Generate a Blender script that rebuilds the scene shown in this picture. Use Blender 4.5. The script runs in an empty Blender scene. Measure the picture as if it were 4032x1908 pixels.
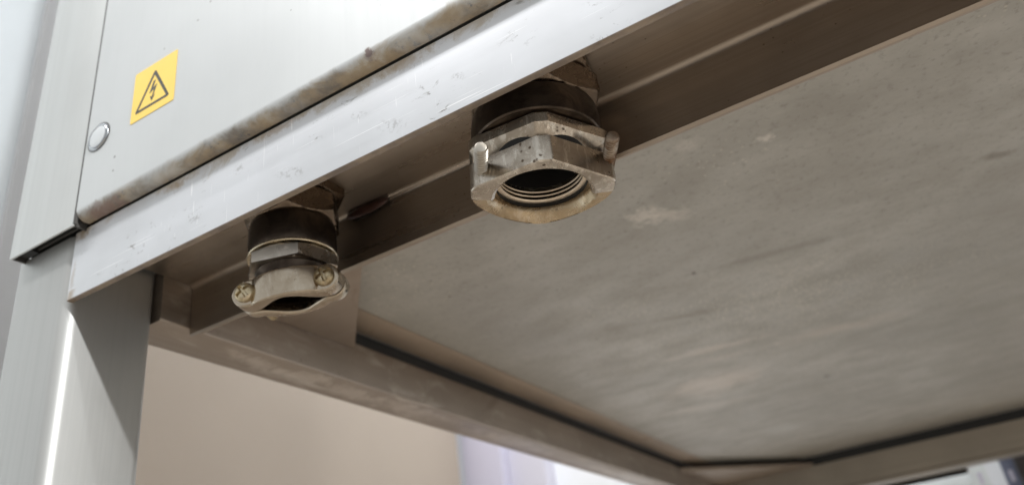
import bpy, bmesh, math, random
from mathutils import Matrix, Vector, noise as mnoise

random.seed(7)
SC = bpy.context.scene
COL = SC.collection
PI = math.pi
rad = math.radians

# ------------------------------------------------------------------ camera
cd = bpy.data.cameras.new('camera')
cam = bpy.data.objects.new('camera', cd)
COL.objects.link(cam)
CPOS = Vector((0.35353, -0.21096, -0.18876))
ROWS = ((0.856872, 0.498499, -0.131410), (-0.338869, 0.352539, -0.872287), (-0.388507, 0.791969, 0.471007))
r_, d_, f_ = (Vector(r) for r in ROWS)
cam.matrix_world = Matrix(((r_.x, -d_.x, -f_.x, CPOS.x), (r_.y, -d_.y, -f_.y, CPOS.y), (r_.z, -d_.z, -f_.z, CPOS.z), (0, 0, 0, 1)))
cd.sensor_width = 36.0
cd.lens = 27.657
cd.clip_start = 0.005
cd.clip_end = 50
cd.dof.use_dof = True
cd.dof.focus_distance = 0.305
cd.dof.aperture_fstop = 10.0
SC.camera = cam

# ------------------------------------------------------------------ world: an evenly lit white workshop
w = bpy.data.worlds.new('World')
SC.world = w
w.use_nodes = True
bg = w.node_tree.nodes['Background']
bg.inputs['Color'].default_value = (0.95, 0.98, 1.0, 1)
bg.inputs['Strength'].default_value = 0.66

# ------------------------------------------------------------------ lamps: out of view, some read off the post's shadow, some added as fill
def add_unseen_lamp(name, pos, target, sx, sy, energy, col):
    ld = bpy.data.lights.new(name, 'AREA')
    ld.shape = 'RECTANGLE'
    ld.size, ld.size_y = sx, sy
    ld.energy = energy
    ld.color = col
    o = bpy.data.objects.new(name, ld)
    COL.objects.link(o)
    z = (Vector(pos) - Vector(target)).normalized()
    x = Vector((1, 0, 0))
    x = (x - z * x.dot(z)).normalized()
    y = z.cross(x)
    o.matrix_world = Matrix(((x.x, y.x, z.x, pos[0]), (x.y, y.y, z.y, pos[1]), (x.z, y.z, z.z, pos[2]), (0, 0, 0, 1)))
    return o
add_unseen_lamp('unseen_lamp', (3.00, -0.50, 0.765), (0.1, 0, 0), 1.2, 0.03, 78, (0.98, 0.99, 1.0))
add_unseen_lamp('unseen_lamp', (1.70, -0.58, 1.85), (0.1, 0, 0), 1.2, 0.05, 20, (0.95, 0.98, 1.0))
add_unseen_lamp('unseen_lamp', (-0.35, -1.20, 2.00), (0.1, 0, 0), 1.2, 0.20, 28, (1.0, 0.99, 1.0))  # added lamp that softly brightens the front faces
add_unseen_lamp('unseen_lamp', (0.20, 1.20, 2.20), (0.0, 2.6, 0.8), 1.6, 0.15, 58, (0.95, 0.98, 1.0))  # added lamp that brightens the back wall and the rear of the plate

SC.render.engine = 'CYCLES'
SC.cycles.use_denoising = True
SC.cycles.max_bounces = 10
SC.cycles.sample_clamp_indirect = 6
SC.view_settings.view_transform = 'Standard'
SC.view_settings.look = 'None'
SC.view_settings.gamma = 1
SC.view_settings.use_curve_mapping = False
SC.view_settings.exposure = 0.1

# ------------------------------------------------------------------ node helpers
def lin(r, g, b):
    f = lambda c: ((c / 255 + 0.055) / 1.055) ** 2.4 if c > 10 else c / 255 / 12.92
    return (f(r), f(g), f(b), 1)

class NT:
    def __init__(s, name):
        s.m = bpy.data.materials.new(name)
        s.m.use_nodes = True
        s.t = s.m.node_tree
        s.b = s.t.nodes['Principled BSDF']
        s.co = s.t.nodes.new('ShaderNodeTexCoord').outputs['Object']
    def n(s, kind, **kw):
        nd = s.t.nodes.new(kind)
        for k, v in kw.items():
            setattr(nd, k, v)
        return nd
    def link(s, a, b):
        s.t.links.new(a, b)
    def mapping(s, scale=(1, 1, 1), rot=(0, 0, 0), loc=(0, 0, 0)):
        m = s.n('ShaderNodeMapping')
        m.inputs['Scale'].default_value = scale
        m.inputs['Rotation'].default_value = rot
        m.inputs['Location'].default_value = loc
        s.link(s.co, m.inputs['Vector'])
        return m.outputs['Vector']
    def noise(s, scale, detail=4, rough=0.55, vec=None, dist=0.0):
        nd = s.n('ShaderNodeTexNoise')
        nd.inputs['Scale'].default_value = scale
        nd.inputs['Detail'].default_value = detail
        nd.inputs['Roughness'].default_value = rough
        nd.inputs['Distortion'].default_value = dist
        s.link(vec if vec is not None else s.co, nd.inputs['Vector'])
        return nd.outputs['Fac']
    def voro(s, scale, vec=None):
        nd = s.n('ShaderNodeTexVoronoi')
        nd.inputs['Scale'].default_value = scale
        s.link(vec if vec is not None else s.co, nd.inputs['Vector'])
        return nd.outputs['Distance']
    def rng(s, v, a, b, c=0.0, d=1.0, smooth=True):
        nd = s.n('ShaderNodeMapRange')
        if smooth:
            nd.interpolation_type = 'SMOOTHSTEP'
        s.link(v, nd.inputs['Value'])
        for k, x in zip(('From Min', 'From Max', 'To Min', 'To Max'), (a, b, c, d)):
            nd.inputs[k].default_value = x
        return nd.outputs['Result']
    def math(s, op, a, b=None):
        nd = s.n('ShaderNodeMath', operation=op)
        for i, x in enumerate((a, b)):
            if x is None:
                continue
            if isinstance(x, (int, float)):
                nd.inputs[i].default_value = x
            else:
                s.link(x, nd.inputs[i])
        return nd.outputs[0]
    def mix(s, fac, a, b, kind='MIX'):
        nd = s.n('ShaderNodeMix', data_type='RGBA', blend_type=kind)
        for key, x in ((0, fac), (6, a), (7, b)):
            if isinstance(x, (int, float)):
                nd.inputs[key].default_value = x
            elif isinstance(x, tuple):
                nd.inputs[key].default_value = x
            else:
                s.link(x, nd.inputs[key])
        return nd.outputs[2]
    def axis(s, i):
        nd = s.n('ShaderNodeSeparateXYZ')
        s.link(s.co, nd.inputs[0])
        return nd.outputs[i]
    def blob(s, cx, cy, rx, ry, rot=0.0, plane='XY', amp=0.5, nscale=60, lo=1.0, hi=0.35):
        m = s.n('ShaderNodeMapping', vector_type='TEXTURE')
        if plane == 'XY':
            m.inputs['Location'].default_value = (cx, cy, 0)
            m.inputs['Rotation'].default_value = (0, 0, rad(rot))
            m.inputs['Scale'].default_value = (rx, ry, 1e4)
        else:
            m.inputs['Location'].default_value = (cx, 0, cy)
            m.inputs['Rotation'].default_value = (0, rad(rot), 0)
            m.inputs['Scale'].default_value = (rx, 1e4, ry)
        s.link(s.co, m.inputs['Vector'])
        l = s.n('ShaderNodeVectorMath', operation='LENGTH')
        s.link(m.outputs['Vector'], l.inputs[0])
        d = s.math('ADD', l.outputs['Value'], s.rng(s.noise(nscale, 6, 0.7, dist=0.4), 0.25, 0.75, -amp, amp, False))
        return s.rng(d, lo, hi)
    def bump(s, h, strength=0.2, dist=0.0005, prev=None):
        nd = s.n('ShaderNodeBump')
        nd.inputs['Strength'].default_value = strength
        nd.inputs['Distance'].default_value = dist
        s.link(h, nd.inputs['Height'])
        if prev is not None:
            s.link(prev, nd.inputs['Normal'])
        return nd.outputs['Normal']
    def out(s, col=None, rough=None, metal=None, normal=None, spec=None):
        for key, x in (('Base Color', col), ('Roughness', rough), ('Metallic', metal), ('Normal', normal), ('Specular IOR Level', spec)):
            if x is None:
                continue
            if isinstance(x, (int, float, tuple)):
                s.b.inputs[key].default_value = x
            else:
                s.link(x, s.b.inputs[key])
        return s.m

def streak_scale(axis, along, across):
    return tuple(along if i == axis else across for i in range(3))

def brushed(name, base, rough, axis=0, metal=1.0, streak=0.12, blotch=0.15, dirt=None, dirt_lo=0.56, dirt_hi=0.75, dirt_scale=18, smudge=0.0, bumpy=0.10, specks=0.0, smears=(), rv=1.0):
    t = NT(name)
    sv = t.mapping(streak_scale(axis, 6, 900))
    st = t.noise(1.0, 3, 0.6, sv)
    sv2 = t.mapping(streak_scale(axis, 2, 140))
    st2 = t.noise(1.0, 3, 0.6, sv2)
    bl = t.noise(11, 5, 0.6)
    lo = tuple(c * (1 - blotch) for c in base[:3]) + (1,)
    hi = tuple(min(1, c * (1 + blotch)) for c in base[:3]) + (1,)
    col = t.mix(t.rng(bl, 0.3, 0.7), lo, hi)
    dk = tuple(c * (1 - streak) for c in base[:3]) + (1,)
    col = t.mix(t.math('MULTIPLY', t.rng(st, 0.4, 0.7), 0.5), col, dk)
    col = t.mix(t.math('MULTIPLY', t.rng(st2, 0.45, 0.7), 0.6), col, dk)
    ro = t.math('ADD', t.rng(st2, 0.3, 0.7, -0.05 * rv, 0.06 * rv), t.rng(bl, 0.3, 0.7, rough - 0.05 * rv, rough + 0.06 * rv))
    me = metal
    if dirt is not None:
        dn = t.noise(dirt_scale, 7, 0.68, dist=0.6)
        dm = t.rng(dn, dirt_lo, dirt_hi)
        col = t.mix(dm, col, dirt)
        ro = t.math('ADD', ro, t.math('MULTIPLY', dm, 0.3))
        me = t.math('MULTIPLY', t.math('SUBTRACT', 1.0, t.math('MULTIPLY', dm, 0.7)), metal)
    if smudge:
        sm = t.math('MULTIPLY', t.rng(t.noise(26, 6, 0.62, t.mapping(streak_scale(axis, 0.6, 1.5)), 1.2), 0.53, 0.70), smudge)
        col = t.mix(sm, col, lin(196, 187, 177))
        ro = t.math('ADD', ro, t.math('MULTIPLY', sm, 0.2))
    for (cx, cy, rx, ry, rot, k) in smears:
        col = t.mix(t.math('MULTIPLY', t.blob(cx, cy, rx, ry, rot, 'XY', 0.8, 75, 1.1, 0.2), k), col, lin(208, 200, 191))
    if specks:
        vo = t.math('MULTIPLY', t.rng(t.voro(260), 0.16, 0.05), t.rng(t.noise(30, 2), 0.52, 0.6))
        col = t.mix(t.math('MULTIPLY', vo, specks), col, lin(60, 45, 32))
    nb = t.bump(st, bumpy, 0.0002)
    nb = t.bump(t.noise(70, 3), 0.06 * rv, 0.0006, nb)
    return t.out(col, ro, me, nb)

# ------------------------------------------------------------------ materials
M = {}
def rail_mat():
    t = NT('worn white steel of the front rail')
    st = t.noise(1.0, 3, 0.6, t.mapping((4, 400, 700)))
    bl = t.noise(14, 4)
    col = t.mix(t.rng(bl, 0.3, 0.7), lin(203, 205, 207), lin(216, 218, 221))
    # grey scuffs in patches
    sc = t.math('MULTIPLY', t.rng(t.noise(260, 6, 0.75, t.mapping((0.5, 1, 1), (0, rad(-25), 0)), 0.7), 0.57, 0.68), t.rng(t.noise(38, 4), 0.49, 0.62))
    col = t.mix(t.math('MULTIPLY', sc, 0.7), col, lin(112, 108, 102))
    # fine bright scratches in two directions
    s1 = t.rng(t.noise(1.0, 1, 0.4, t.mapping((22, 700, 1500), (0, rad(3), 0))), 0.72, 0.76)
    s2 = t.rng(t.noise(1.0, 1, 0.4, t.mapping((1200, 500, 34), (0, rad(24), 0))), 0.735, 0.77)
    s3 = t.rng(t.noise(1.0, 1, 0.4, t.mapping((900, 500, 60), (0, rad(62), 0), (3, 1, 2))), 0.72, 0.76)
    s2 = t.math('MULTIPLY', t.math('MAXIMUM', s2, s3), t.rng(t.noise(16, 2), 0.48, 0.58))
    col = t.mix(t.math('MULTIPLY', t.math('MAXIMUM', s1, s2), 0.6), col, (1, 1, 1, 1))
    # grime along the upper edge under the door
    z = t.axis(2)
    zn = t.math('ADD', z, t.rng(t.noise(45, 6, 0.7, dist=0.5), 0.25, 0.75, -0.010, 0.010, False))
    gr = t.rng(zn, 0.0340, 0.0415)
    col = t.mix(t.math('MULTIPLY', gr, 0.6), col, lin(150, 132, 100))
    for (bx, bz, rx, rz, k) in ((0.0025, 0.002, 0.004, 0.005, 0.6), (0.006, 0.037, 0.007, 0.004, 0.7), (0.0025, 0.012, 0.002, 0.009, 0.35), (0.075, 0.036, 0.012, 0.003, 0.5), (0.140, 0.0375, 0.02, 0.003, 0.5), (0.212, 0.036, 0.015, 0.004, 0.45)):
        col = t.mix(t.math('MULTIPLY', t.blob(bx, bz, rx, rz, 0, 'XZ', 0.7, 220, 1.1, 0.2), k), col, lin(150, 126, 92))
    for (bx, bz, rx, rz) in ((0.205, 0.008, 0.008, 0.0035), (0.188, 0.022, 0.006, 0.002), (0.150, 0.010, 0.010, 0.003), (0.118, 0.026, 0.004, 0.003), (0.238, 0.016, 0.004, 0.002), (0.090, 0.012, 0.006, 0.0025), (0.060, 0.020, 0.003, 0.002)):
        col = t.mix(t.math('MULTIPLY', t.math('MULTIPLY', t.blob(bx, bz, rx, rz, 20, 'XZ', 0.6, 200, 1.2, 0.3), t.rng(t.noise(420, 5, 0.7), 0.46, 0.60)), 0.36), col, lin(120, 117, 112))
    # rust and dirt on the cut lower edge
    lo = t.rng(t.axis(2), 0.0006, 0.00035)
    rust = t.mix(t.rng(t.noise(60, 6, 0.7), 0.35, 0.65), lin(88, 66, 42), lin(132, 110, 80))
    col = t.mix(t.math('MULTIPLY', lo, 0.85), col, rust)
    ro = t.math('ADD', t.rng(st, 0.3, 0.7, 0.40, 0.50), t.math('MULTIPLY', gr, 0.3))
    return t.out(col, ro, t.math('MULTIPLY', t.math('SUBTRACT', 1, t.math('MAXIMUM', gr, lo)), 0.35), t.bump(st, 0.08, 0.0002))
M['rail'] = rail_mat()

def door_mat():
    t = NT('light door sheet with grime on its rolled edge')
    bl = t.noise(9, 4)
    col = t.mix(t.rng(bl, 0.3, 0.7), lin(196, 198, 197), lin(203, 205, 204))
    st = t.noise(1.0, 3, 0.6, t.mapping((500, 300, 8)))
    z = t.axis(2)
    n1 = t.noise(60, 8, 0.72, t.mapping((0.7, 1, 1.3)), 0.8)
    g = t.rng(t.math('ADD', z, t.rng(n1, 0.2, 0.8, -0.0040, 0.0040, False)), 0.0457, 0.0402)
    g = t.math('MULTIPLY', g, t.rng(t.noise(17, 5, 0.65), 0.32, 0.58, 0.28, 1.0))
    gcol = t.mix(t.rng(t.noise(42, 6, 0.7), 0.38, 0.62), lin(92, 76, 54), lin(150, 126, 86))
    gcol = t.mix(t.rng(t.noise(130, 5, 0.7), 0.60, 0.68), gcol, lin(48, 32, 20))
    gcol = t.mix(t.rng(t.noise(24, 5, 0.7), 0.60, 0.70), gcol, lin(176, 134, 62))
    ru = t.math('MULTIPLY', t.blob(0.028, 0.0405, 0.018, 0.004, 0, 'XZ', 0.7, 160), 0.7)
    gcol = t.mix(ru, gcol, lin(110, 66, 42))
    r2 = t.blob(0.201, 0.0432, 0.0035, 0.003, 0, 'XZ', 0.5, 300)
    gcol = t.mix(r2, gcol, lin(84, 38, 18))
    g = t.math('MAXIMUM', g, t.math('MULTIPLY', t.math('MAXIMUM', ru, r2), 0.9))
    col = t.mix(t.math('MULTIPLY', g, 0.82), col, gcol)
    for (bx, bz, br) in ((0.0370, 0.0663, 0.0011), (0.0372, 0.0578, 0.0008), (0.158, 0.094, 0.0006), (0.231, 0.068, 0.0012)):
        col = t.mix(t.math('MULTIPLY', t.blob(bx, bz, br, br, 0, 'XZ', 0.3, 500), 0.75), col, lin(96, 92, 86))
    sp = t.math('MULTIPLY', t.rng(t.voro(75), 0.075, 0.03), t.rng(t.noise(9, 1), 0.57, 0.6))
    col = t.mix(t.math('MULTIPLY', sp, 0.6), col, lin(110, 105, 98))
    ro = t.math('ADD', t.rng(st, 0.3, 0.7, 0.42, 0.5), t.math('MULTIPLY', g, 0.35))
    return t.out(col, ro, t.math('MULTIPLY', t.math('SUBTRACT', 1, g), 0.35), t.bump(st, 0.05, 0.0002))
M['door'] = door_mat()

M['side_panel'] = brushed('light brushed cabinet panel', lin(206, 208, 206), 0.45, 2, 0.4, 0.05, 0.03, bumpy=0.05)
M['post'] = brushed('brushed steel post', lin(180, 180, 177), 0.52, 2, 0.86, 0.06, 0.03, bumpy=0.08, rv=0.35)
M['channel'] = brushed('dull brushed steel of the channel', lin(164, 152, 139), 0.32, 0, 0.92, 0.16, 0.14, lin(88, 70, 52), 0.58, 0.82, 16, specks=0.6)
M['side_rail'] = brushed('dusty steel of the side rail', lin(164, 153, 142), 0.42, 1, 0.85, 0.10, 0.10, lin(96, 78, 60), 0.60, 0.82, 12, smudge=0.9, specks=0.6, smears=((-0.0125, 0.138, 0.010, 0.028, 10, 0.6), (-0.011, 0.175, 0.009, 0.03, -12, 0.65), (-0.014, 0.232, 0.011, 0.03, 8, 0.6), (-0.012, 0.30, 0.012, 0.05, 0, 0.6), (-0.014, 0.46, 0.012, 0.10, 0, 0.45), (-0.013, 0.78, 0.013, 0.14, 0, 0.45)))
M['rear_rail'] = brushed('dull steel of the rear rail', lin(152, 143, 130), 0.45, 0, 0.85, 0.08, 0.10)
M['gusset'] = brushed('brown stained steel gusset', lin(158, 144, 130), 0.42, 0, 0.8, 0.08, 0.12, lin(100, 76, 54), 0.60, 0.8, 20)
M['strip'] = brushed('stained edge strip', lin(158, 142, 125), 0.5, 1, 0.5, 0.06, 0.14, lin(96, 66, 42), 0.60, 0.78, 22, specks=0.8)
M['shell'] = brushed('inner grey sheet', lin(150, 148, 144), 0.5, 0, 0.5, 0.05, 0.05)

def plate_mat():
    t = NT('mottled grey galvanised base plate')
    big = t.noise(5.5, 5, 0.6, t.mapping((1.0, 1.0, 1), (0, 0, rad(-14))), 0.8)
    mid = t.noise(38, 6, 0.68, t.mapping((0.6, 1, 1)))
    fine = t.noise(240, 5, 0.7)
    col = t.mix(t.rng(big, 0.3, 0.7), lin(163, 159, 150), lin(180, 176, 167))
    col = t.mix(t.math('MULTIPLY', t.rng(mid, 0.35, 0.7), 0.5), col, lin(152, 148, 139))
    col = t.mix(t.math('MULTIPLY', t.rng(fine, 0.52, 0.70), 0.6), col, lin(134, 130, 121))
    # wiped pale streaks running along the plate
    wv = t.mapping((2.2, 9.5, 1), (0, 0, rad(16)), (0.3, 0.1, 0))
    wi = t.math('MULTIPLY', t.rng(t.noise(1.0, 6, 0.6, wv, 0.7), 0.55, 0.70), t.rng(t.noise(4.0, 2), 0.42, 0.6))
    col = t.mix(t.math('MULTIPLY', wi, 0.10), col, lin(206, 198, 188))
    wd = t.rng(t.noise(1.0, 5, 0.6, t.mapping((2.0, 16, 1), (0, 0, rad(12)), (1.7, 4.1, 0)), 0.4), 0.60, 0.70)
    col = t.mix(t.math('MULTIPLY', wd, 0.08), col, lin(118, 112, 102))
    # crystals and specks
    cr = t.math('MULTIPLY', t.rng(t.voro(210), 0.24, 0.10), t.rng(t.noise(7, 3), 0.50, 0.62))
    col = t.mix(t.math('MULTIPLY', cr, 0.55), col, lin(214, 206, 188))
    dk = t.math('MULTIPLY', t.rng(t.voro(48), 0.075, 0.03), t.rng(t.noise(11, 1), 0.55, 0.57))
    col = t.mix(t.math('MULTIPLY', dk, 0.75), col, lin(70, 62, 52))
    ch = t.math('MULTIPLY', t.rng(t.noise(90, 6, 0.75), 0.60, 0.70), t.rng(t.noise(9, 2), 0.62, 0.68))
    col = t.mix(t.math('MULTIPLY', ch, 0.7), col, lin(214, 206, 194))
    for (cx, cy, rx, ry, rot, am, ns, k, c) in (
            (0.240, 0.213, 0.012, 0.013, 20, 0.9, 170, 0.55, lin(216, 209, 198)),
            (0.252, 0.222, 0.022, 0.010, 40, 0.9, 150, 0.45, lin(214, 206, 194)),
            (0.325, 0.180, 0.006, 0.004, 30, 0.7, 300, 0.8, lin(214, 208, 198)),
            (0.286, 0.156, 0.010, 0.007, 10, 0.9, 260, 0.4, lin(206, 200, 190)),
            (0.200, 0.498, 0.050, 0.012, 6, 0.55, 50, 0.55, lin(206, 197, 186)),
            (0.190, 0.530, 0.040, 0.008, 8, 0.45, 34, 0.34, lin(206, 197, 186)),
            (0.165, 0.610, 0.055, 0.050, 10, 0.6, 24, 0.62, lin(208, 198, 187)),
            (0.130, 0.690, 0.060, 0.018, 12, 0.4, 20, 0.38, lin(206, 198, 187)),
            (0.310, 0.548, 0.080, 0.020, 16, 0.6, 30, 0.5, lin(202, 194, 183)),
            (0.170, 0.900, 0.035, 0.030, 20, 0.4, 14, 0.35, lin(206, 207, 201)),
            (0.300, 0.333, 0.075, 0.007, 12, 0.5, 40, 0.45, lin(128, 122, 110)),
            (0.195, 0.392, 0.060, 0.008, 20, 0.5, 40, 0.45, lin(132, 124, 110)),
            (0.440, 0.300, 0.014, 0.006, 15, 0.6, 90, 0.6, lin(120, 112, 98)),
            (0.264, 0.700, 0.004, 0.006, 0, 0.5, 200, 0.8, lin(84, 74, 66)),
            (0.236, 0.320, 0.002, 0.003, 0, 0.5, 300, 0.8, lin(84, 74, 66)),
            (0.127, 0.853, 0.006, 0.006, 0, 0.5, 120, 0.5, lin(100, 90, 84))):
        col = t.mix(t.math('MULTIPLY', t.blob(cx, cy, rx, ry, rot, 'XY', am, ns, 1.15, 0.1), k), col, c)
    sp = t.math('MULTIPLY', t.rng(t.voro(330), 0.30, 0.12), t.blob(0.29, 0.44, 0.14, 0.085, 14, 'XY', 0.6, 25, 1.2, 0.3))
    col = t.mix(t.math('MULTIPLY', sp, 0.8), col, lin(226, 218, 200))
    ro = t.rng(mid, 0.3, 0.7, 0.40, 0.52)
    return t.out(col, ro, 0.45, t.bump(fine, 0.10, 0.0004))
M['plate'] = plate_mat()

def nickel(name, base, rough, stain, amount=0.6, wear=0.0, spots=0.0, metal=1.0, bmp=1.0):
    t = NT(name)
    n1 = t.noise(75, 6, 0.68, dist=0.6)
    n2 = t.noise(360, 4, 0.7)
    col = t.mix(t.math('MULTIPLY', t.rng(n1, 0.38, 0.68), amount), base, stain)
    if wear:
        wv = t.rng(t.noise(1.0, 6, 0.75, t.mapping((220, 220, 60))), 0.50, 0.60)
        col = t.mix(t.math('MULTIPLY', wv, wear), col, lin(232, 226, 214))
    ro = t.rng(n1, 0.3, 0.7, rough - 0.06, rough + 0.12)
    me = metal
    if spots:
        sp = t.math('MULTIPLY', t.rng(t.voro(330), 0.30, 0.14), t.rng(t.noise(120, 2), 0.50, 0.58))
        col = t.mix(t.math('MULTIPLY', sp, spots), col, lin(70, 50, 26))
        ro = t.math('ADD', ro, t.math('MULTIPLY', sp, 0.3))
        me = t.math('SUBTRACT', metal, t.math('MULTIPLY', sp, 0.8))
    nb = t.bump(n2, 0.16 * bmp, 0.0003)
    nb = t.bump(n1, 0.10 * bmp, 0.0005, nb)
    return t.out(col, ro, me, nb)

M['body'] = nickel('dark tarnished gland body', lin(84, 74, 65), 0.34, lin(40, 33, 28), 0.8)
M['hex'] = nickel('tarnished nickel hexagon', lin(116, 102, 88), 0.26, lin(88, 74, 60), 0.35, bmp=0.15)
M['cap'] = nickel('spotted worn nickel cap', lin(184, 174, 160), 0.27, lin(130, 114, 96), 0.5, 0.55, 0.85)
M['jaw'] = nickel('spotted worn nickel jaw', lin(188, 179, 166), 0.25, lin(136, 120, 102), 0.5, 0.45, 0.9)
M['bell'] = nickel('brassy turned bell mouth', lin(184, 166, 138), 0.24, lin(138, 114, 84), 0.5, 0.15, 0.25)
M['thread'] = nickel('turned thread ridges', lin(236, 222, 202), 0.36, lin(190, 168, 140), 0.3)
M['stud'] = nickel('zinc plated threaded stud', lin(176, 170, 160), 0.36, lin(136, 118, 94), 0.5)
M['stud_rust'] = nickel('rust stained threaded stud', lin(168, 156, 140), 0.36, lin(98, 64, 34), 0.9)
M['saddle'] = nickel('smooth cast nickel saddle', lin(182, 170, 152), 0.15, lin(134, 114, 90), 0.5, 0.1, 0.15, bmp=0.5)
M['smallcap'] = nickel('grey brushed nickel cap', lin(196, 189, 179), 0.30, lin(148, 138, 124), 0.45, 0.12, 0.25)
M['screw'] = nickel('yellowed screw head', lin(196, 182, 152), 0.36, lin(116, 92, 54), 0.8, 0.2, 0.35)
M['ring'] = nickel('bright gasket ring', lin(200, 188, 164), 0.26, lin(150, 134, 108), 0.5)

def plain(name, col, rough=0.6, metal=0.0, var=0.06, scale=30):
    t = NT(name)
    n = t.noise(scale, 4)
    a = tuple(max(0, c * (1 - var)) for c in col[:3]) + (1,)
    b = tuple(min(1, c * (1 + var)) for c in col[:3]) + (1,)
    return t.out(t.mix(t.rng(n, 0.3, 0.7), a, b), rough, metal)
M['rubber_and_shade'] = plain('black of rubber seals and gap shade', lin(26, 25, 24), 0.6)  # seals, and the black put in for shaded gaps
M['yellow'] = plain('yellow printed vinyl', lin(248, 211, 98), 0.42, 0, 0.02)
M['print'] = plain('dark grey print', lin(66, 64, 58), 0.5)
M['chrome'] = plain('chromed plug', lin(168, 170, 172), 0.16, 1.0, 0.02)
M['door_plug'] = plain('pale plug face', lin(206, 208, 208), 0.4, 0.4, 0.02)
M['wall'] = plain('off white painted wall', lin(228, 234, 237), 0.85, 0, 0.015, 3)
M['wall_shade'] = plain('side wall with machine shade in its colour', lin(168, 155, 141), 0.8, 0, 0.02, 3)  # shade behind the machine put into the wall colour
M['wall_shadow_grey'] = plain('grey of the wall shadow', lin(164, 164, 164), 0.7, 0, 0.02, 6)  # tone of the cabinet's cast shadow on the wall
M['wall_white'] = plain('white painted back wall', lin(240, 242, 246), 0.8, 0, 0.01, 3)
M['trim'] = plain('pale lavender painted trim', lin(200, 197, 213), 0.7, 0, 0.02, 4)
M['trim2'] = plain('light painted trim', lin(212, 210, 222), 0.7, 0, 0.02, 4)
M['floor'] = plain('beige workshop floor', lin(168, 158, 146), 0.55, 0, 0.10, 3)
M['rack'] = plain('white coated rack steel', lin(226, 232, 234), 0.5, 0, 0.02)
M['rack_blue'] = plain('blue grey coated rack steel', lin(112, 118, 140), 0.5, 0, 0.05)
M['rack_dark'] = plain('dark stored goods', lin(38, 30, 26), 0.7, 0, 0.2)
M['shelf'] = plain('cream shelf board', lin(226, 220, 206), 0.6, 0, 0.03)
M['stain'] = plain('dark red brown smear', lin(62, 40, 34), 0.35, 0.3, 0.25, 200)
M['gasket_and_shade'] = plain('dark grey of plug gasket and inner shade', lin(72, 70, 67), 0.6, 0.2, 0.1)  # plug gasket, and the shade painted inside the panel and door gap
M['grime'] = plain('dark grime', lin(34, 27, 21), 0.9, 0, 0.2, 200)

# ------------------------------------------------------------------ mesh helpers
def thing(name, label, cat, loc=(0, 0, 0), group=None):
    o = bpy.data.objects.new(name, None)
    o.empty_display_size = 0.02
    COL.objects.link(o)
    o.location = loc
    o['label'] = label
    o['category'] = cat
    if group:
        o['group'] = group
    return o

def base_of(p):
    b = Vector((0, 0, 0))
    while p is not None:
        b += p.location
        p = p.parent
    return b

def obj(name, verts, faces, mat, parent=None, sharp=32, structure=False):
    """verts in world coordinates; stored relative to the thing's base"""
    b = base_of(parent)
    me = bpy.data.meshes.new(name)
    me.from_pydata([tuple(Vector(v) - b) for v in verts], [], faces)
    bm = bmesh.new()
    bm.from_mesh(me)
    bmesh.ops.recalc_face_normals(bm, faces=bm.faces)
    bm.to_mesh(me)
    bm.free()
    me.shade_smooth()
    me.set_sharp_from_angle(angle=rad(sharp))
    me.materials.append(M[mat])
    o = bpy.data.objects.new(name, me)
    COL.objects.link(o)
    if parent is not None:
        o.parent = parent
    if structure:
        o['kind'] = 'structure'
    return o

def box_data(x0, x1, y0, y1, z0, z1, bev=0.0, segs=2, edges=None):
    bm = bmesh.new()
    bmesh.ops.create_cube(bm, size=1)
    for v in bm.verts:
        v.co = Vector(((x0 + x1) / 2 + v.co.x * (x1 - x0), (y0 + y1) / 2 + v.co.y * (y1 - y0), (z0 + z1) / 2 + v.co.z * (z1 - z0)))
    if bev:
        es = [e for e in bm.edges if edges is None or edges(e)]
        bmesh.ops.bevel(bm, geom=es, offset=bev, segments=segs, affect='EDGES', profile=0.5)
    bm.verts.index_update()
    vs = [tuple(v.co) for v in bm.verts]
    fs = [[v.index for v in f.verts] for f in bm.faces]
    bm.free()
    return vs, fs

def box(name, b, mat, parent=None, bev=0.0, segs=2, edges=None, structure=False):
    vs, fs = box_data(*b, bev=bev, segs=segs, edges=edges)
    return obj(name, vs, fs, mat, parent, structure=structure)

def extrude_x(prof, x0, x1, nseg=1, jitter=0.0, seed=0, jit_test=None):
    """closed (y, z) outline swept along x; jitter roughens the points picked by jit_test"""
    vs, fs = [], []
    n = len(prof)
    for i in range(nseg + 1):
        x = x0 + (x1 - x0) * i / nseg
        for (y, z) in prof:
            dz = 0
            if jitter and (jit_test is None or jit_test(y, z)):
                dz = jitter * (mnoise.noise(Vector((x * 90, seed, 0))) + 0.6 * mnoise.noise(Vector((x * 400, seed + 9, 0))))
            vs.append((x, y, z + dz))
    for i in range(nseg):
        for j in range(n):
            k = (j + 1) % n
            fs.append([i * n + j, i * n + k, (i + 1) * n + k, (i + 1) * n + j])
    fs.append(list(range(n)))
    fs.append([nseg * n + j for j in range(n)][::-1])
    return vs, fs

def arc(cy, cz, r, a0, a1, n=6):
    return [(cy + r * math.cos(rad(a0 + (a1 - a0) * i / n)), cz + r * math.sin(rad(a0 + (a1 - a0) * i / n))) for i in range(n + 1)]

def rings_data(rings, closed_loop=False, cap0=False, cap1=False, open_ring=False):
    n = len(rings[0])
    vs = [p for r in rings for p in r]
    fs = []
    m = len(rings)
    for i in range(m if closed_loop else m - 1):
        a, b = i, (i + 1) % m
        for j in range(n - 1 if open_ring else n):
            k = (j + 1) % n
            fs.append([a * n + j, a * n + k, b * n + k, b * n + j])
    if cap0:
        fs.append(list(range(n)))
    if cap1:
        fs.append([(m - 1) * n + j for j in range(n)])
    if open_ring and closed_loop:
        fs.append([i * n for i in range(m)])
        fs.append([i * n + n - 1 for i in range(m)])
    return vs, fs

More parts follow.
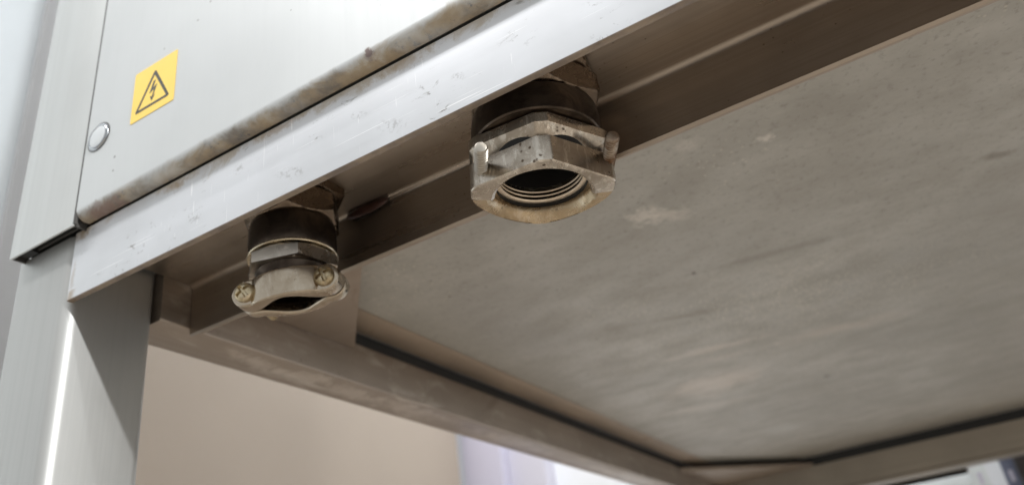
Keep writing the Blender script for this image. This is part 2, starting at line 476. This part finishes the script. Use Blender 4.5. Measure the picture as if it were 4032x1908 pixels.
class Frame:
    """local axes of a gland: u to the right, v towards the viewer, w up, about a pivot"""
    def __init__(s, pivot, az, tilt=0.0):
        a = rad(az)
        s.p = Vector(pivot)
        v = Vector((math.sin(a), -math.cos(a), 0))
        u = Vector((math.cos(a), math.sin(a), 0))
        w = Vector((0, 0, 1))
        t = rad(tilt)
        s.v = v
        s.u = (u * math.cos(t) - w * math.sin(t))
        s.w = (w * math.cos(t) + u * math.sin(t))
    def __call__(s, u, v, w):     # millimetres, w measured from the world's zero level
        return tuple(s.p + (s.u * u + s.v * v + s.w * (w - s.p.z * 1000)) / 1000)

def lathe(F, prof, n=72, loop=True, c=(0, 0)):
    rings = [[F(c[0] + r * math.sin(2 * PI * j / n), c[1] + r * math.cos(2 * PI * j / n), z) for j in range(n)] for (r, z) in prof]
    return rings_data(rings, closed_loop=loop)

def hexr(R, rot, th):
    a = ((math.degrees(th) - rot) % 60) - 30
    return R * math.cos(PI / 6) / math.cos(rad(a))

def hexnut(F, R, rot, z0, z1, bore, ch0=True, ch1=True, n=120, k=1.7):
    apo = R * math.cos(PI / 6)
    rc = apo * 0.975
    dz = (R - rc) / k
    levels = []
    if ch0:
        levels += [(z0 + dz * i / 5, rc + k * dz * i / 5) for i in range(6)]
    else:
        levels += [(z0, 1e9)]
    if ch1:
        levels += [(z1 - dz * i / 5, rc + k * dz * i / 5) for i in range(5, -1, -1)]
    else:
        levels += [(z1, 1e9)]
    rings = []
    for z, cr in levels:
        ring = []
        for j in range(n):
            th = 2 * PI * j / n
            r = min(hexr(R, rot, th), cr)
            ring.append(F(r * math.sin(th), r * math.cos(th), z))
        rings.append(ring)
    for z in (z1, z0):
        rings.append([F(bore * math.sin(2 * PI * j / n), bore * math.cos(2 * PI * j / n), z) for j in range(n)])
    return rings_data(rings, closed_loop=True)

def poly_r(poly, th):
    """distance from the origin to a star shaped outline in direction th (0 = v, 90 = u)"""
    d = (math.sin(th), math.cos(th))
    best = None
    for (a, b) in zip(poly, poly[1:] + poly[:1]):
        ex, ey = b[0] - a[0], b[1] - a[1]
        den = d[0] * ey - d[1] * ex
        if abs(den) < 1e-12:
            continue
        t = (a[0] * ey - a[1] * ex) / den
        s = (a[0] * d[1] - a[1] * d[0]) / den
        if t > 0 and -1e-6 <= s <= 1 + 1e-6:
            best = t if best is None else max(best, t)
    return best or 1.0

# ================================================================== SETTING
obj('floor', *box_data(-0.92, 4.0, -4.0, 2.4, -0.98, -0.95), 'floor', structure=True)
obj('side_wall', *box_data(-1.0, -0.90, -0.6, 0.45, -0.95, 2.4), 'wall', structure=True)
obj('rear_side_wall', *box_data(-1.0, -0.898, 0.451, 1.77, -0.95, 2.4), 'wall_shade', structure=True)  # same white wall, with the machine's shade painted in as beige
obj('back_wall', *box_data(-1.0, 2.2, 1.90, 2.0, -0.95, 2.2), 'wall_white', structure=True)
ws = box('wall_shadow', (-0.899, -0.885, 0.402, 0.50, -0.95, 2.3), 'wall_shadow_grey', None, 0.002)  # board added in place of the cabinet's shadow on the wall
ws['label'] = 'grey strip standing in for the cabinet shadow on the white wall left of it'
ws['category'] = 'painted shadow'
tr = thing('door_frame', 'pale lavender door frame against the white wall beyond the side rail', 'door frame', (-0.76, 1.89, -0.95))
box('frame_board', (-0.90, -0.772, 1.80, 1.90, -0.95, 2.1), 'trim', tr, 0.003)
box('frame_board', (-0.772, -0.655, 1.84, 1.90, -0.95, 2.1), 'trim2', tr, 0.003)

# ================================================================== STEEL FRAME
fr = thing('steel_frame', 'welded brushed steel machine stand with bright front rail and square post', 'steel frame', (0, 0, 0))
XR = 1.15
# front rail: thick bright leg
prof = [(0.0, 0.0), (0.003, 0.0), (0.003, 0.0395), (0.0012, 0.0400), (0.0, 0.0392)]
prof = [(-0.0003, 0.0006)] + arc(0.0003, 0.0006, 0.0006, 180, 270, 3)[1:] + arc(0.0026, 0.0005, 0.0005, 270, 360, 3) + [(0.0031, 0.0395)] + [(0.0008, 0.0400), (-0.0003, 0.0388)]
vs, fs = extrude_x(prof, 0.0002, XR, 420, 0.00003, 3, lambda y, z: z < 0.001)
obj('front_rail', vs, fs, 'rail', fr)
# channel behind it: ceiling and inner leg with a bend
prof = [(0.0034, 0.0315)] + arc(0.0680, 0.0280, 0.0035, 90, 0, 8) + [(0.0715, 0.0004)] + arc(0.0722, 0.0007, 0.0007, 180, 360, 4)[1:-1] + [(0.0748, 0.0004), (0.0748, 0.0345), (0.0034, 0.0345)]
prof = [(0.0034, 0.0315)] + arc(0.0680, 0.0280, 0.0035, 90, 0, 8) + [(0.0715, 0.0012), (0.0727, 0.0), (0.0740, 0.0), (0.0748, 0.0006), (0.0748, 0.0345), (0.0034, 0.0345)]
vs, fs = extrude_x(prof, 0.0034, XR, 420, 0.0001, 11, lambda y, z: z < 0.001)
obj('channel', vs, fs, 'channel', fr)
# smear of sealant on the bend
vs, fs = [], []
for i in range(13):
    for j in range(8):
        a = 2 * PI * j / 8
        s = math.sin(PI * (i + 0.3) / 12.6) ** 0.5
        vs.append((0.122 + 0.027 * i / 12, 0.0697 - 0.0035 * s * max(0, math.cos(a)) * 0.6, 0.0300 + (0.0032 * s) * math.sin(a) - 0.0005))
for i in range(12):
    for j in range(8):
        k = (j + 1) % 8
        fs.append([i * 8 + j, i * 8 + k, (i + 1) * 8 + k, (i + 1) * 8 + j])
fs += [list(range(8)), [96 + j for j in range(8)]]
obj('sealant_smear', vs, fs, 'stain', fr, 80)

# post: square tube with rounded upright edges
vert = lambda e: abs(e.verts[0].co.z - e.verts[1].co.z) > 0.1
box('post', (-0.0517, 0.0, 0.0, 0.0510, -0.95, 0.0388), 'post', fr, 0.0062, 6, vert)
# side and rear rails
along_y = lambda e: abs(e.verts[0].co.y - e.verts[1].co.y) > 0.1
along_x = lambda e: abs(e.verts[0].co.x - e.verts[1].co.x) > 0.1
box('side_rail', (-0.0300, 0.0030, 0.0520, 1.1590, 0.0045, 0.0362), 'side_rail', fr, 0.0015, 3, along_y)
prof = [(1.16, 0.031), (1.16, -0.0085), (1.1585, -0.0100), (1.1585, -0.0140), (1.20, -0.0140), (1.20, 0.031)]
vs, fs = extrude_x(prof, -0.030, XR, 4)
obj('rear_rail', vs, fs, 'rear_rail', fr)
# corner gussets between the rails
def gusset(p, seed):
    zs = (0.0305, 0.0358)
    vs = [(x, y, z) for z in zs for (x, y) in p]
    fs = [[0, 1, 2], [3, 4, 5], [0, 1, 4, 3], [1, 2, 5, 4], [2, 0, 3, 5]]
    return obj('gusset_plate', vs, fs, 'gusset', fr)
gusset([(0.0034, 0.0752), (0.0034, 0.2165), (0.1310, 0.0752)], 1)
gusset([(0.0034, 1.1596), (0.1560, 1.1596), (0.0034, 0.9500)], 2)

# ================================================================== CONTROL CABINET
cb = thing('control_cabinet', 'pale steel control cabinet with rolled door edge standing on the steel frame', 'cabinet', (0, 0, 0))
box('base_plate', (0.0045, XR, 0.0760, 1.215, 0.0456, 0.0490), 'plate', cb)
box('edge_strip', (0.0040, 0.0312, 0.0765, 1.150, 0.0449, 0.0455), 'strip', cb, 0.0002)
box('body', (-0.0420, XR, 0.0015, 1.212, 0.0495, 1.50), 'shell', cb)
box('skirt_or_shade', (-0.0010, 0.0012, 0.0765, 1.158, 0.0364, 0.0455), 'rubber_and_shade', cb)  # black face added so the gap above the side rail stays dark
box('skirt_or_shade', (0.0040, XR, 1.1640, 1.1680, 0.0314, 0.0454), 'rubber_and_shade', cb)  # black face added as the shade in the rear gap
# door with a rolled lower edge
r = 0.0055
prof = [(-0.0085, 1.50)] + arc(-0.0085 + r, 0.0398 + r, r, 180, 270, 10) + [(-0.0006, 0.0398), (-0.0006, 0.0412), (-0.0070, 1.50)]
prof = [(-0.0085, 1.50)] + arc(-0.0085 + r, 0.0400 + r, r, 180, 270, 10) + [(-0.0007, 0.0402), (-0.0007, 0.0414)] + arc(-0.0085 + r, 0.0400 + r, r - 0.0013, 270, 180, 8) + [(-0.0072, 1.50)]
vs, fs = extrude_x(prof, 0.0108, XR, 300, 0.0, 5)
door = obj('door', vs, fs, 'door', cb)
# side panel: a hollow folded strip left of the door
pv, pf = [], []
def addbox(b, bev=0.0):
    v, f = box_data(*b, bev=bev)
    k = len(pv)
    pv.extend(v)
    pf.extend([[i + k for i in q] for q in f])
addbox((-0.0438, 0.0093, -0.0084, -0.0072, 0.0368, 1.50), 0.0003)
obj('side_panel', list(pv), list(pf), 'side_panel', cb)
box('panel_return', (-0.0436, -0.0424, -0.0071, 0.0012, 0.0372, 1.50), 'gasket_and_shade', cb)  # returns coloured dark for the shade inside the hollow panel
box('panel_return', (0.0078, 0.0090, -0.0071, -0.0006, 0.0372, 1.50), 'gasket_and_shade', cb)  # also coloured dark for the shade inside
box('backing_sheet', (-0.0310, 0.0075, -0.0016, -0.0006, 0.0405, 0.0494), 'gasket_and_shade', cb)  # darkened to carry the shade of the hollow
box('hollow_end_shade', (-0.0423, -0.0312, -0.0050, -0.0004, 0.0392, 0.0458), 'rubber_and_shade', cb)  # black block added as the shade at the hollow's left end
box('hollow_top_shade', (-0.0423, 0.0075, -0.0070, 0.0010, 0.0460, 0.0470), 'rubber_and_shade', cb)  # black sheet added to keep the hollow dark above
box('hollow_rear_shade', (-0.0415, 0.0030, 0.0016, 0.0500, 0.0392, 0.0494), 'rubber_and_shade', cb)  # black block added to shut off the bright view behind the hollow
box('gap_shade', (0.0094, 0.0107, -0.00845, -0.0070, 0.0375, 1.50), 'gasket_and_shade', cb)  # dark strip added as the shade in the gap beside the door
# chromed plug in the door
def disc(name, prof, mat, parent):
    n = 44
    c = Vector((0.0211, -0.0085, 0.0864))
    rings = [[tuple(c + Vector((rr * math.cos(2 * PI * j / n), -d, rr * math.sin(2 * PI * j / n))) / 1000) for j in range(n)] for rr, d in prof]
    return obj(name, *rings_data(rings, cap0=True, cap1=True), mat, parent, 40)
pl = disc('plug', [(8.3, -0.3), (8.3, 0.2), (7.9, 0.25), (7.7, 0.7), (7.4, 1.0), (6.9, 1.15), (6.5, 1.1), (6.35, 0.9)], 'chrome', cb)
disc('plug_face', [(6.25, 0.3), (6.25, 0.95), (5.9, 1.05), (3.0, 1.12), (0.3, 1.15)], 'door_plug', pl)
disc('plug_gasket', [(9.0, -0.2), (9.0, 0.12), (8.4, 0.16)], 'gasket_and_shade', pl)

# ================================================================== WARNING STICKER
st = thing('warning_sticker', 'square yellow sticker with a lightning bolt in a black triangle on the cabinet door', 'sticker', (0.063, -0.0086, 0.0816))
def flat(name, pts, y0, y1, mat):
    n = len(pts)
    vs = [(x / 1000, y0, z / 1000) for x, z in pts] + [(x / 1000, y1, z / 1000) for x, z in pts]
    fs = [list(range(n)), list(range(n, 2 * n))] + [[i, (i + 1) % n, n + (i + 1) % n, n + i] for i in range(n)]
    return obj(name, vs, fs, mat, st)
def rounded(pts, r, n=4):
    out = []
    m = len(pts)
    for i in range(m):
        p, a, b = Vector(pts[i]), Vector(pts[i - 1]), Vector(pts[(i + 1) % m])
        d1, d2 = (a - p).normalized(), (b - p).normalized()
        ang = d1.angle(d2)
        t = r / math.tan(ang / 2)
        c = p + (d1 + d2).normalized() * (r / math.sin(ang / 2))
        q1, q2 = p + d1 * t - c, p + d2 * t - c
        for k in range(n + 1):
            q = q1.lerp(q2, k / n).normalized() * r + c
            out.append((q.x, q.y))
    return out
flat('backing', rounded([(46.8, 81.5), (79.4, 81.5), (79.4, 114.9), (46.8, 114.9)], 0.9), -0.00862, -0.00875, 'yellow')
outer = rounded([(49.5, 86.2), (76.1, 86.2), (63.0, 110.4)], 1.0)
inner = rounded([(52.3, 87.9), (73.3, 87.9), (62.95, 106.6)], 0.35)
n = len(outer)
vs = [(x / 1000, y, z / 1000) for y in (-0.00876, -0.00880) for ring in (outer, inner) for x, z in ring]
fs = []
for j in range(n):
    k = (j + 1) % n
    fs += [[j, k, n + k, n + j], [2 * n + j, 2 * n + k, 3 * n + k, 3 * n + j], [j, k, 2 * n + k, 2 * n + j], [n + j, n + k, 3 * n + k, 3 * n + j]]
obj('triangle_border', vs, fs, 'print', st)
bolt = [(62.4, 102.4), (64.2, 102.6), (62.6, 98.1), (65.7, 99.4), (63.2, 92.6), (64.6, 93.0), (62.3, 89.3), (60.7, 92.9), (62.2, 92.6), (63.4, 96.7), (59.9, 95.0)]
flat('lightning_bolt', bolt, -0.00876, -0.00880, 'print')

# ================================================================== LARGE CABLE GLAND
G1 = thing('cable_gland', 'large cable gland with two threaded studs and an open bell mouth', 'cable gland', (0.2495, 0.040, -0.027), 'cable glands under the front rail')
F = Frame((0.2495, 0.040, 0.012), 30.5, 3.0)
obj('lock_nut', *hexnut(F, 31.4, 38, 26.6, 31.3, 15, True, False), 'hex', G1)
obj('hex_body', *hexnut(F, 30.2, 62, 12.4, 26.4, 15, True, True), 'hex', G1)
obj('body', *lathe(F, [(15, -2), (26.6, -2.0), (27.2, -1.4), (27.4, 2), (27.3, 8), (26.9, 11), (25.6, 12.3), (15, 12.3)], 96), 'body', G1)
TIER = [(-2.6, 25.2), (2.6, 25.2), (26.8, 11.0), (28.6, 8.0), (28.6, -8), (26.8, -11), (2.6, -25), (-2.6, -25), (-26.8, -11), (-28.6, -8), (-28.6, 8.0), (-26.8, 11.0)]
def poly_solid(Fr, poly, levels, bore, n=180):
    rings = []
    for (z, inset, cone) in levels:
        ring = []
        for j in range(n):
            th = 2 * PI * j / n
            rr = min(poly_r(poly, th) - inset, cone)
            ring.append(Fr(rr * math.sin(th), rr * math.cos(th), z))
        rings.append(ring)
    for z in (levels[-1][0], levels[0][0]):
        rings.append([Fr(bore * math.sin(2 * PI * j / n), bore * math.cos(2 * PI * j / n), z) for j in range(n)])
    return rings_data(rings, closed_loop=True)
obj('cap_hexagon', *poly_solid(F, TIER, [(-12.9, 4.6, 22.4), (-9.8, 1.3, 99), (-7.4, 0.25, 99), (-7.1, 0, 99), (-2.7, 0, 99), (-2.1, 0.6, 99)], 17.4), 'cap', G1)
obj('neck', *lathe(F, [(17.6, -15.5), (18.6, -15.5), (18.6, -12.1), (17.6, -12.1)], 72), 'body', G1)
# split clamp: near jaw
def half_ring(Fr, th0, th1, outer_prof, n=96):
    """outer_prof: list of callables th -> (r, z), a closed section swept from th0 to th1"""
    rings = []
    for fn in outer_prof:
        ring = []
        for j in range(n + 1):
            th = rad(th0 + (th1 - th0) * j / n)
            rr, z = fn(th)
            ring.append(Fr(rr * math.sin(th), rr * math.cos(th), z))
        rings.append(ring)
    return rings_data(rings, closed_loop=True, open_ring=True)
JAW = [(-2.7, 25.4), (2.7, 25.4), (27.4, 9.6), (28.8, 7.4), (28.8, -7), (-28.8, -7), (-28.8, 7.4), (-27.4, 9.6)]
pj_ = lambda th: poly_r(JAW, th)
lipr = lambda th: min(21.2, pj_(th) - 1.5)
near = [lambda th: (19.6, -13.6), lambda th: (pj_(th) - 0.4, -13.6), lambda th: (pj_(th), -14.0), lambda th: (pj_(th), -25.0), lambda th: (pj_(th) - 0.5, -25.5),
        lambda th: (lipr(th) + 0.6, -26.0), lambda th: (lipr(th) - 0.3, -26.2), lambda th: (lipr(th) - 1.6, -25.4), lambda th: (19.4, -23.6), lambda th: (19.0, -21.5), lambda th: (19.0, -19.4), lambda th: (19.6, -19.2)]
obj('clamp_jaw', *half_ring(F, -88.6, 88.6, near, 140), 'jaw', G1, 28)
FAR = [(29.0, 4.0)] + [(u, -24.2 * (1 - (abs(u) / 29.01) ** 1.55) ** (1 / 1.55)) for u in [29.0 * math.cos(rad(k)) for k in range(0, 181, 4)]] + [(-29.0, 4.0)]
pf_ = lambda th: poly_r(FAR, th)
bell = lambda r, z: (lambda th: (min(r, pf_(th) - 0.8), z))
far = [lambda th: (19.6, -14.2), lambda th: (pf_(th) - 0.7, -14.2), lambda th: (pf_(th), -14.8), lambda th: (pf_(th), -23.8), lambda th: (pf_(th) - 0.35, -24.6), lambda th: (pf_(th) - 0.9, -24.9),
       bell(22.8, -24.6), bell(21.6, -23.8), bell(20.6, -22.6), bell(19.8, -21.4), bell(19.3, -20.2), bell(19.1, -19.2), lambda th: (19.6, -19.1)]
obj('clamp_jaw', *half_ring(F, 91.4, 268.6, far, 140), 'bell', G1, 28)
# turned thread inside
obj('sleeve', *lathe(F, [(21.5, -18.9), (19.3, -18.9), (19.1, -17.2), (18.9, 1.5), (21.5, 1.5)], 96, True), 'rubber_and_shade', G1, 25)
for z in (-16.9, -14.9, -12.9):
    obj('thread_ridge', *lathe(F, [(19.4, z - 0.35), (17.3, z - 0.2), (17.0, z + 0.1), (17.0, z + 0.45), (19.4, z + 0.6)], 96, True), 'thread', G1, 50)
rings = [[F(rr * math.sin(2 * PI * j / 48), rr * math.cos(2 * PI * j / 48), z) for j in range(48)] for rr, z in [(18.8, -11.4), (17.9, -11.2), (17.4, -10.6), (17.2, 1.0), (0.3, 1.4)]]
obj('seal', *rings_data(rings, cap1=True), 'rubber_and_shade', G1)
# threaded studs
def stud(u, v0, v1, wz, mat, R=2.8, pitch=1.5, tilt=(0, 0)):
    n = 28
    L = v1 - v0
    prof = [(0.2, 0.0), (R, 0.0)]
    t = 0.6
    while t < L - 1.2:
        prof += [(R, t), (R, t + 0.4), (R - 0.55, t + 0.75), (R - 0.55, t + 1.1)]
        t += pitch
    prof += [(R - 0.05, L - 0.9), (R - 0.55, L - 0.1), (R - 0.8, L), (0.2, L + 0.03)]
    rings = [[F(u + tilt[0] * d + rr * math.cos(2 * PI * j / n), v0 + d, wz + tilt[1] * d + rr * math.sin(2 * PI * j / n)) for j in range(n)] for rr, d in prof]
    return obj('stud', *rings_data(rings, cap0=True, cap1=True), mat, G1, 30)
stud(-24.6, -6.0, 26.6, -18.3, 'stud', tilt=(0.02, 0))
stud(27.2, -6.0, 24.6, -15.6, 'stud_rust', tilt=(-0.02, 0))

# ================================================================== SMALL CABLE GLAND
G2 = thing('cable_gland', 'small cable gland closed by a two screw saddle clamp near the post', 'cable gland', (0.1145, 0.038, -0.03), 'cable glands under the front rail')
F2 = Frame((0.1145, 0.038, 0.012), 19.4, 0.0)
obj('lock_nut', *hexnut(F2, 26.0, 40, 25.8, 31.3, 12, True, False), 'hex', G2)
obj('hex_body', *hexnut(F2, 24.4, 16, 11.8, 25.6, 12, True, True), 'hex', G2)
obj('body', *lathe(F2, [(12, -4.0), (20.4, -4.0), (20.7, -3.4), (20.8, 3), (20.7, 9), (20.0, 11.6), (12, 11.7)], 84), 'body', G2)
obj('gasket_ring', *lathe(F2, [(15, -5.4), (20.9, -5.4), (21.2, -5.0), (21.2, -4.6), (20.9, -4.2), (15, -4.2)], 84), 'ring', G2)
obj('cap_hexagon', *hexnut(F2, 22.4, 30, -13.0, -5.7, 12, False, True), 'smallcap', G2)
# dark neck with the half skirt that carries the rear saddle
obj('neck', *lathe(F2, [(12, -21), (16.2, -21), (16.4, -16), (17.2, -13.2), (12, -13.2)], 64), 'body', G2)
sk = [lambda th: (17.0, -22.0), lambda th: (18.4, -22.0), lambda th: (19.0, -20.0), lambda th: (19.2, -13.2), lambda th: (17.0, -13.2)]
obj('skirt_or_shade', *half_ring(F2, 86, 274, sk, 60), 'smallcap', G2)

def saddle(name, sign, u0, ear, vs0, ear_v, arch_v, ear_t, arch_t, zc, mat):
    """cast strap: ears at u0 +- ear joined by an arch; sign +1 bulges to the viewer"""
    N = 110
    rings = []
    half = 17.0
    umax = ear + 6.6
    for i in range(N + 1):
        s = -1 + 2 * i / N
        u = umax * math.copysign(abs(s) ** 0.9, s) if abs(s) > 1e-9 else 0.0
        a = abs(u)
        k = (0.5 + 0.5 * math.cos(PI * min(1.0, a / 17.0))) ** 0.85
        ko = max(0.0, 1 - (min(a, 15.6) / 15.6) ** 2.4) ** 0.62
        ko = 0.75 * ko + 0.25 * k
        v_in = vs0 + sign * (ear_v + (arch_v - ear_v) * k)
        t = vs0 * 0 + ear_t + (arch_v - ear_v) * (ko - k) + (arch_t - ear_t) * ko
        h = 6.6 if a > half else 6.6 + 0.3 * k
        if a > ear:
            h = math.sqrt(max(0.05, 6.6 ** 2 - (a - ear) ** 2))
        v_out = v_in + sign * t
        rc = min(1.1, h * 0.6, t * 0.4)
        ring = []
        for (cv, cz, a0) in ((v_out - sign * rc, h - rc, 0), (v_in + sign * rc, h - rc, 90), (v_in + sign * rc, -h + rc, 180), (v_out - sign * rc, -h + rc, 270)):
            for q in range(4):
                an = rad(a0 + 30 * q)
                bulge = 1.2 * ko * (1 - ((cz) / (h + 1e-6)) ** 2) * sign if a0 in (0, 270) else 0
                ring.append(F2(u0 + u, cv + sign * rc * math.cos(an) + bulge, zc + cz + rc * math.sin(an)))
        rings.append(ring)
    return obj(name, *rings_data(rings, cap0=True, cap1=True), mat, G2, 85)
saddle('saddle', 1, 2.0, 19.0, 5.4, 0.2, 8.4, 7.6, 3.4, -24.4, 'saddle')
saddle('saddle', -1, 2.0, 19.0, 4.6, 0.2, 7.6, 5.6, 2.8, -24.4, 'saddle')

def screw(u, v, z, rot, tip):
    n, R = 48, 4.7
    rings = []
    rows = [(1.0, -0.6), (1.0, 0.9), (0.96, 1.5), (0.88, 2.0), (0.78, 2.35), (0.68, 2.6), (0.58, 2.78), (0.48, 2.9), (0.38, 3.0), (0.28, 3.05), (0.18, 3.1), (0.08, 3.1)]
    for (k, d) in rows:
        ring = []
        for j in range(n):
            a = 2 * PI * j / n
            x, y = R * k * math.cos(a), R * k * math.sin(a)
            c, s = math.cos(rad(rot)), math.sin(rad(rot))
            xr, yr = x * c + y * s, -x * s + y * c
            dd = d
            if k < 0.72 and (abs(xr) < 0.75 or abs(yr) < 0.75):
                dd = d - 1.3
            ring.append(F2(u + x, v + dd, z + y))
        rings.append(ring)
    h = obj('screw', *rings_data(rings, cap0=True, cap1=True), 'screw', G2, 40)
    rings = []
    L = v - 0.7 - tip
    prof = [(2.2, 0.0)]
    t = 0.3
    while t < L - 1:
        prof += [(2.2, t), (2.2, t + 0.25), (1.85, t + 0.4), (1.85, t + 0.55)]
        t += 0.8
    prof += [(1.6, L)]
    rings = [[F2(u + rr * math.cos(2 * PI * j / 16), v - 0.7 - d, z + rr * math.sin(2 * PI * j / 16)) for j in range(16)] for rr, d in prof]
    obj('shank', *rings_data(rings, cap0=True, cap1=True), 'screw', h, 40)
screw(-17.0, 13.4, -24.4, 35, -17.0)
screw(21.0, 13.4, -24.4, 22, -5.0)

# ================================================================== RACK BEHIND, seen under the rear rail
rk = thing('storage_rack', 'white shelving rack with perforated uprights in the dark behind the rear rail', 'storage rack', (0.45, 1.62, -0.95))
def upright(x0, x1, y, mat):
    o = box('upright', (x0, x1, y, y + 0.02, -0.95, 1.2), mat, rk, 0.002)
    for i in range(6):
        z = -0.05 + i * 0.05
        box('slot', ((x0 + x1) / 2 - 0.004, (x0 + x1) / 2 + 0.004, y - 0.0012, y - 0.0004, z, z + 0.022), 'trim', o)
upright(0.372, 0.398, 1.60, 'rack')
upright(0.428, 0.452, 1.66, 'rack_blue')
box('shelf', (0.0, 0.371, 1.605, 1.80, 0.0375, 0.062), 'shelf', rk, 0.001)
box('shelf', (0.0, 0.371, 1.605, 1.80, -0.012, 0.0250), 'rack', rk, 0.001)
box('stored_box', (0.01, 0.368, 1.625, 1.79, 0.0255, 0.0370), 'rack_dark', rk)
box('stored_box', (0.456, 0.95, 1.63, 1.80, -0.30, 0.30), 'rack_dark', rk, 0.004)
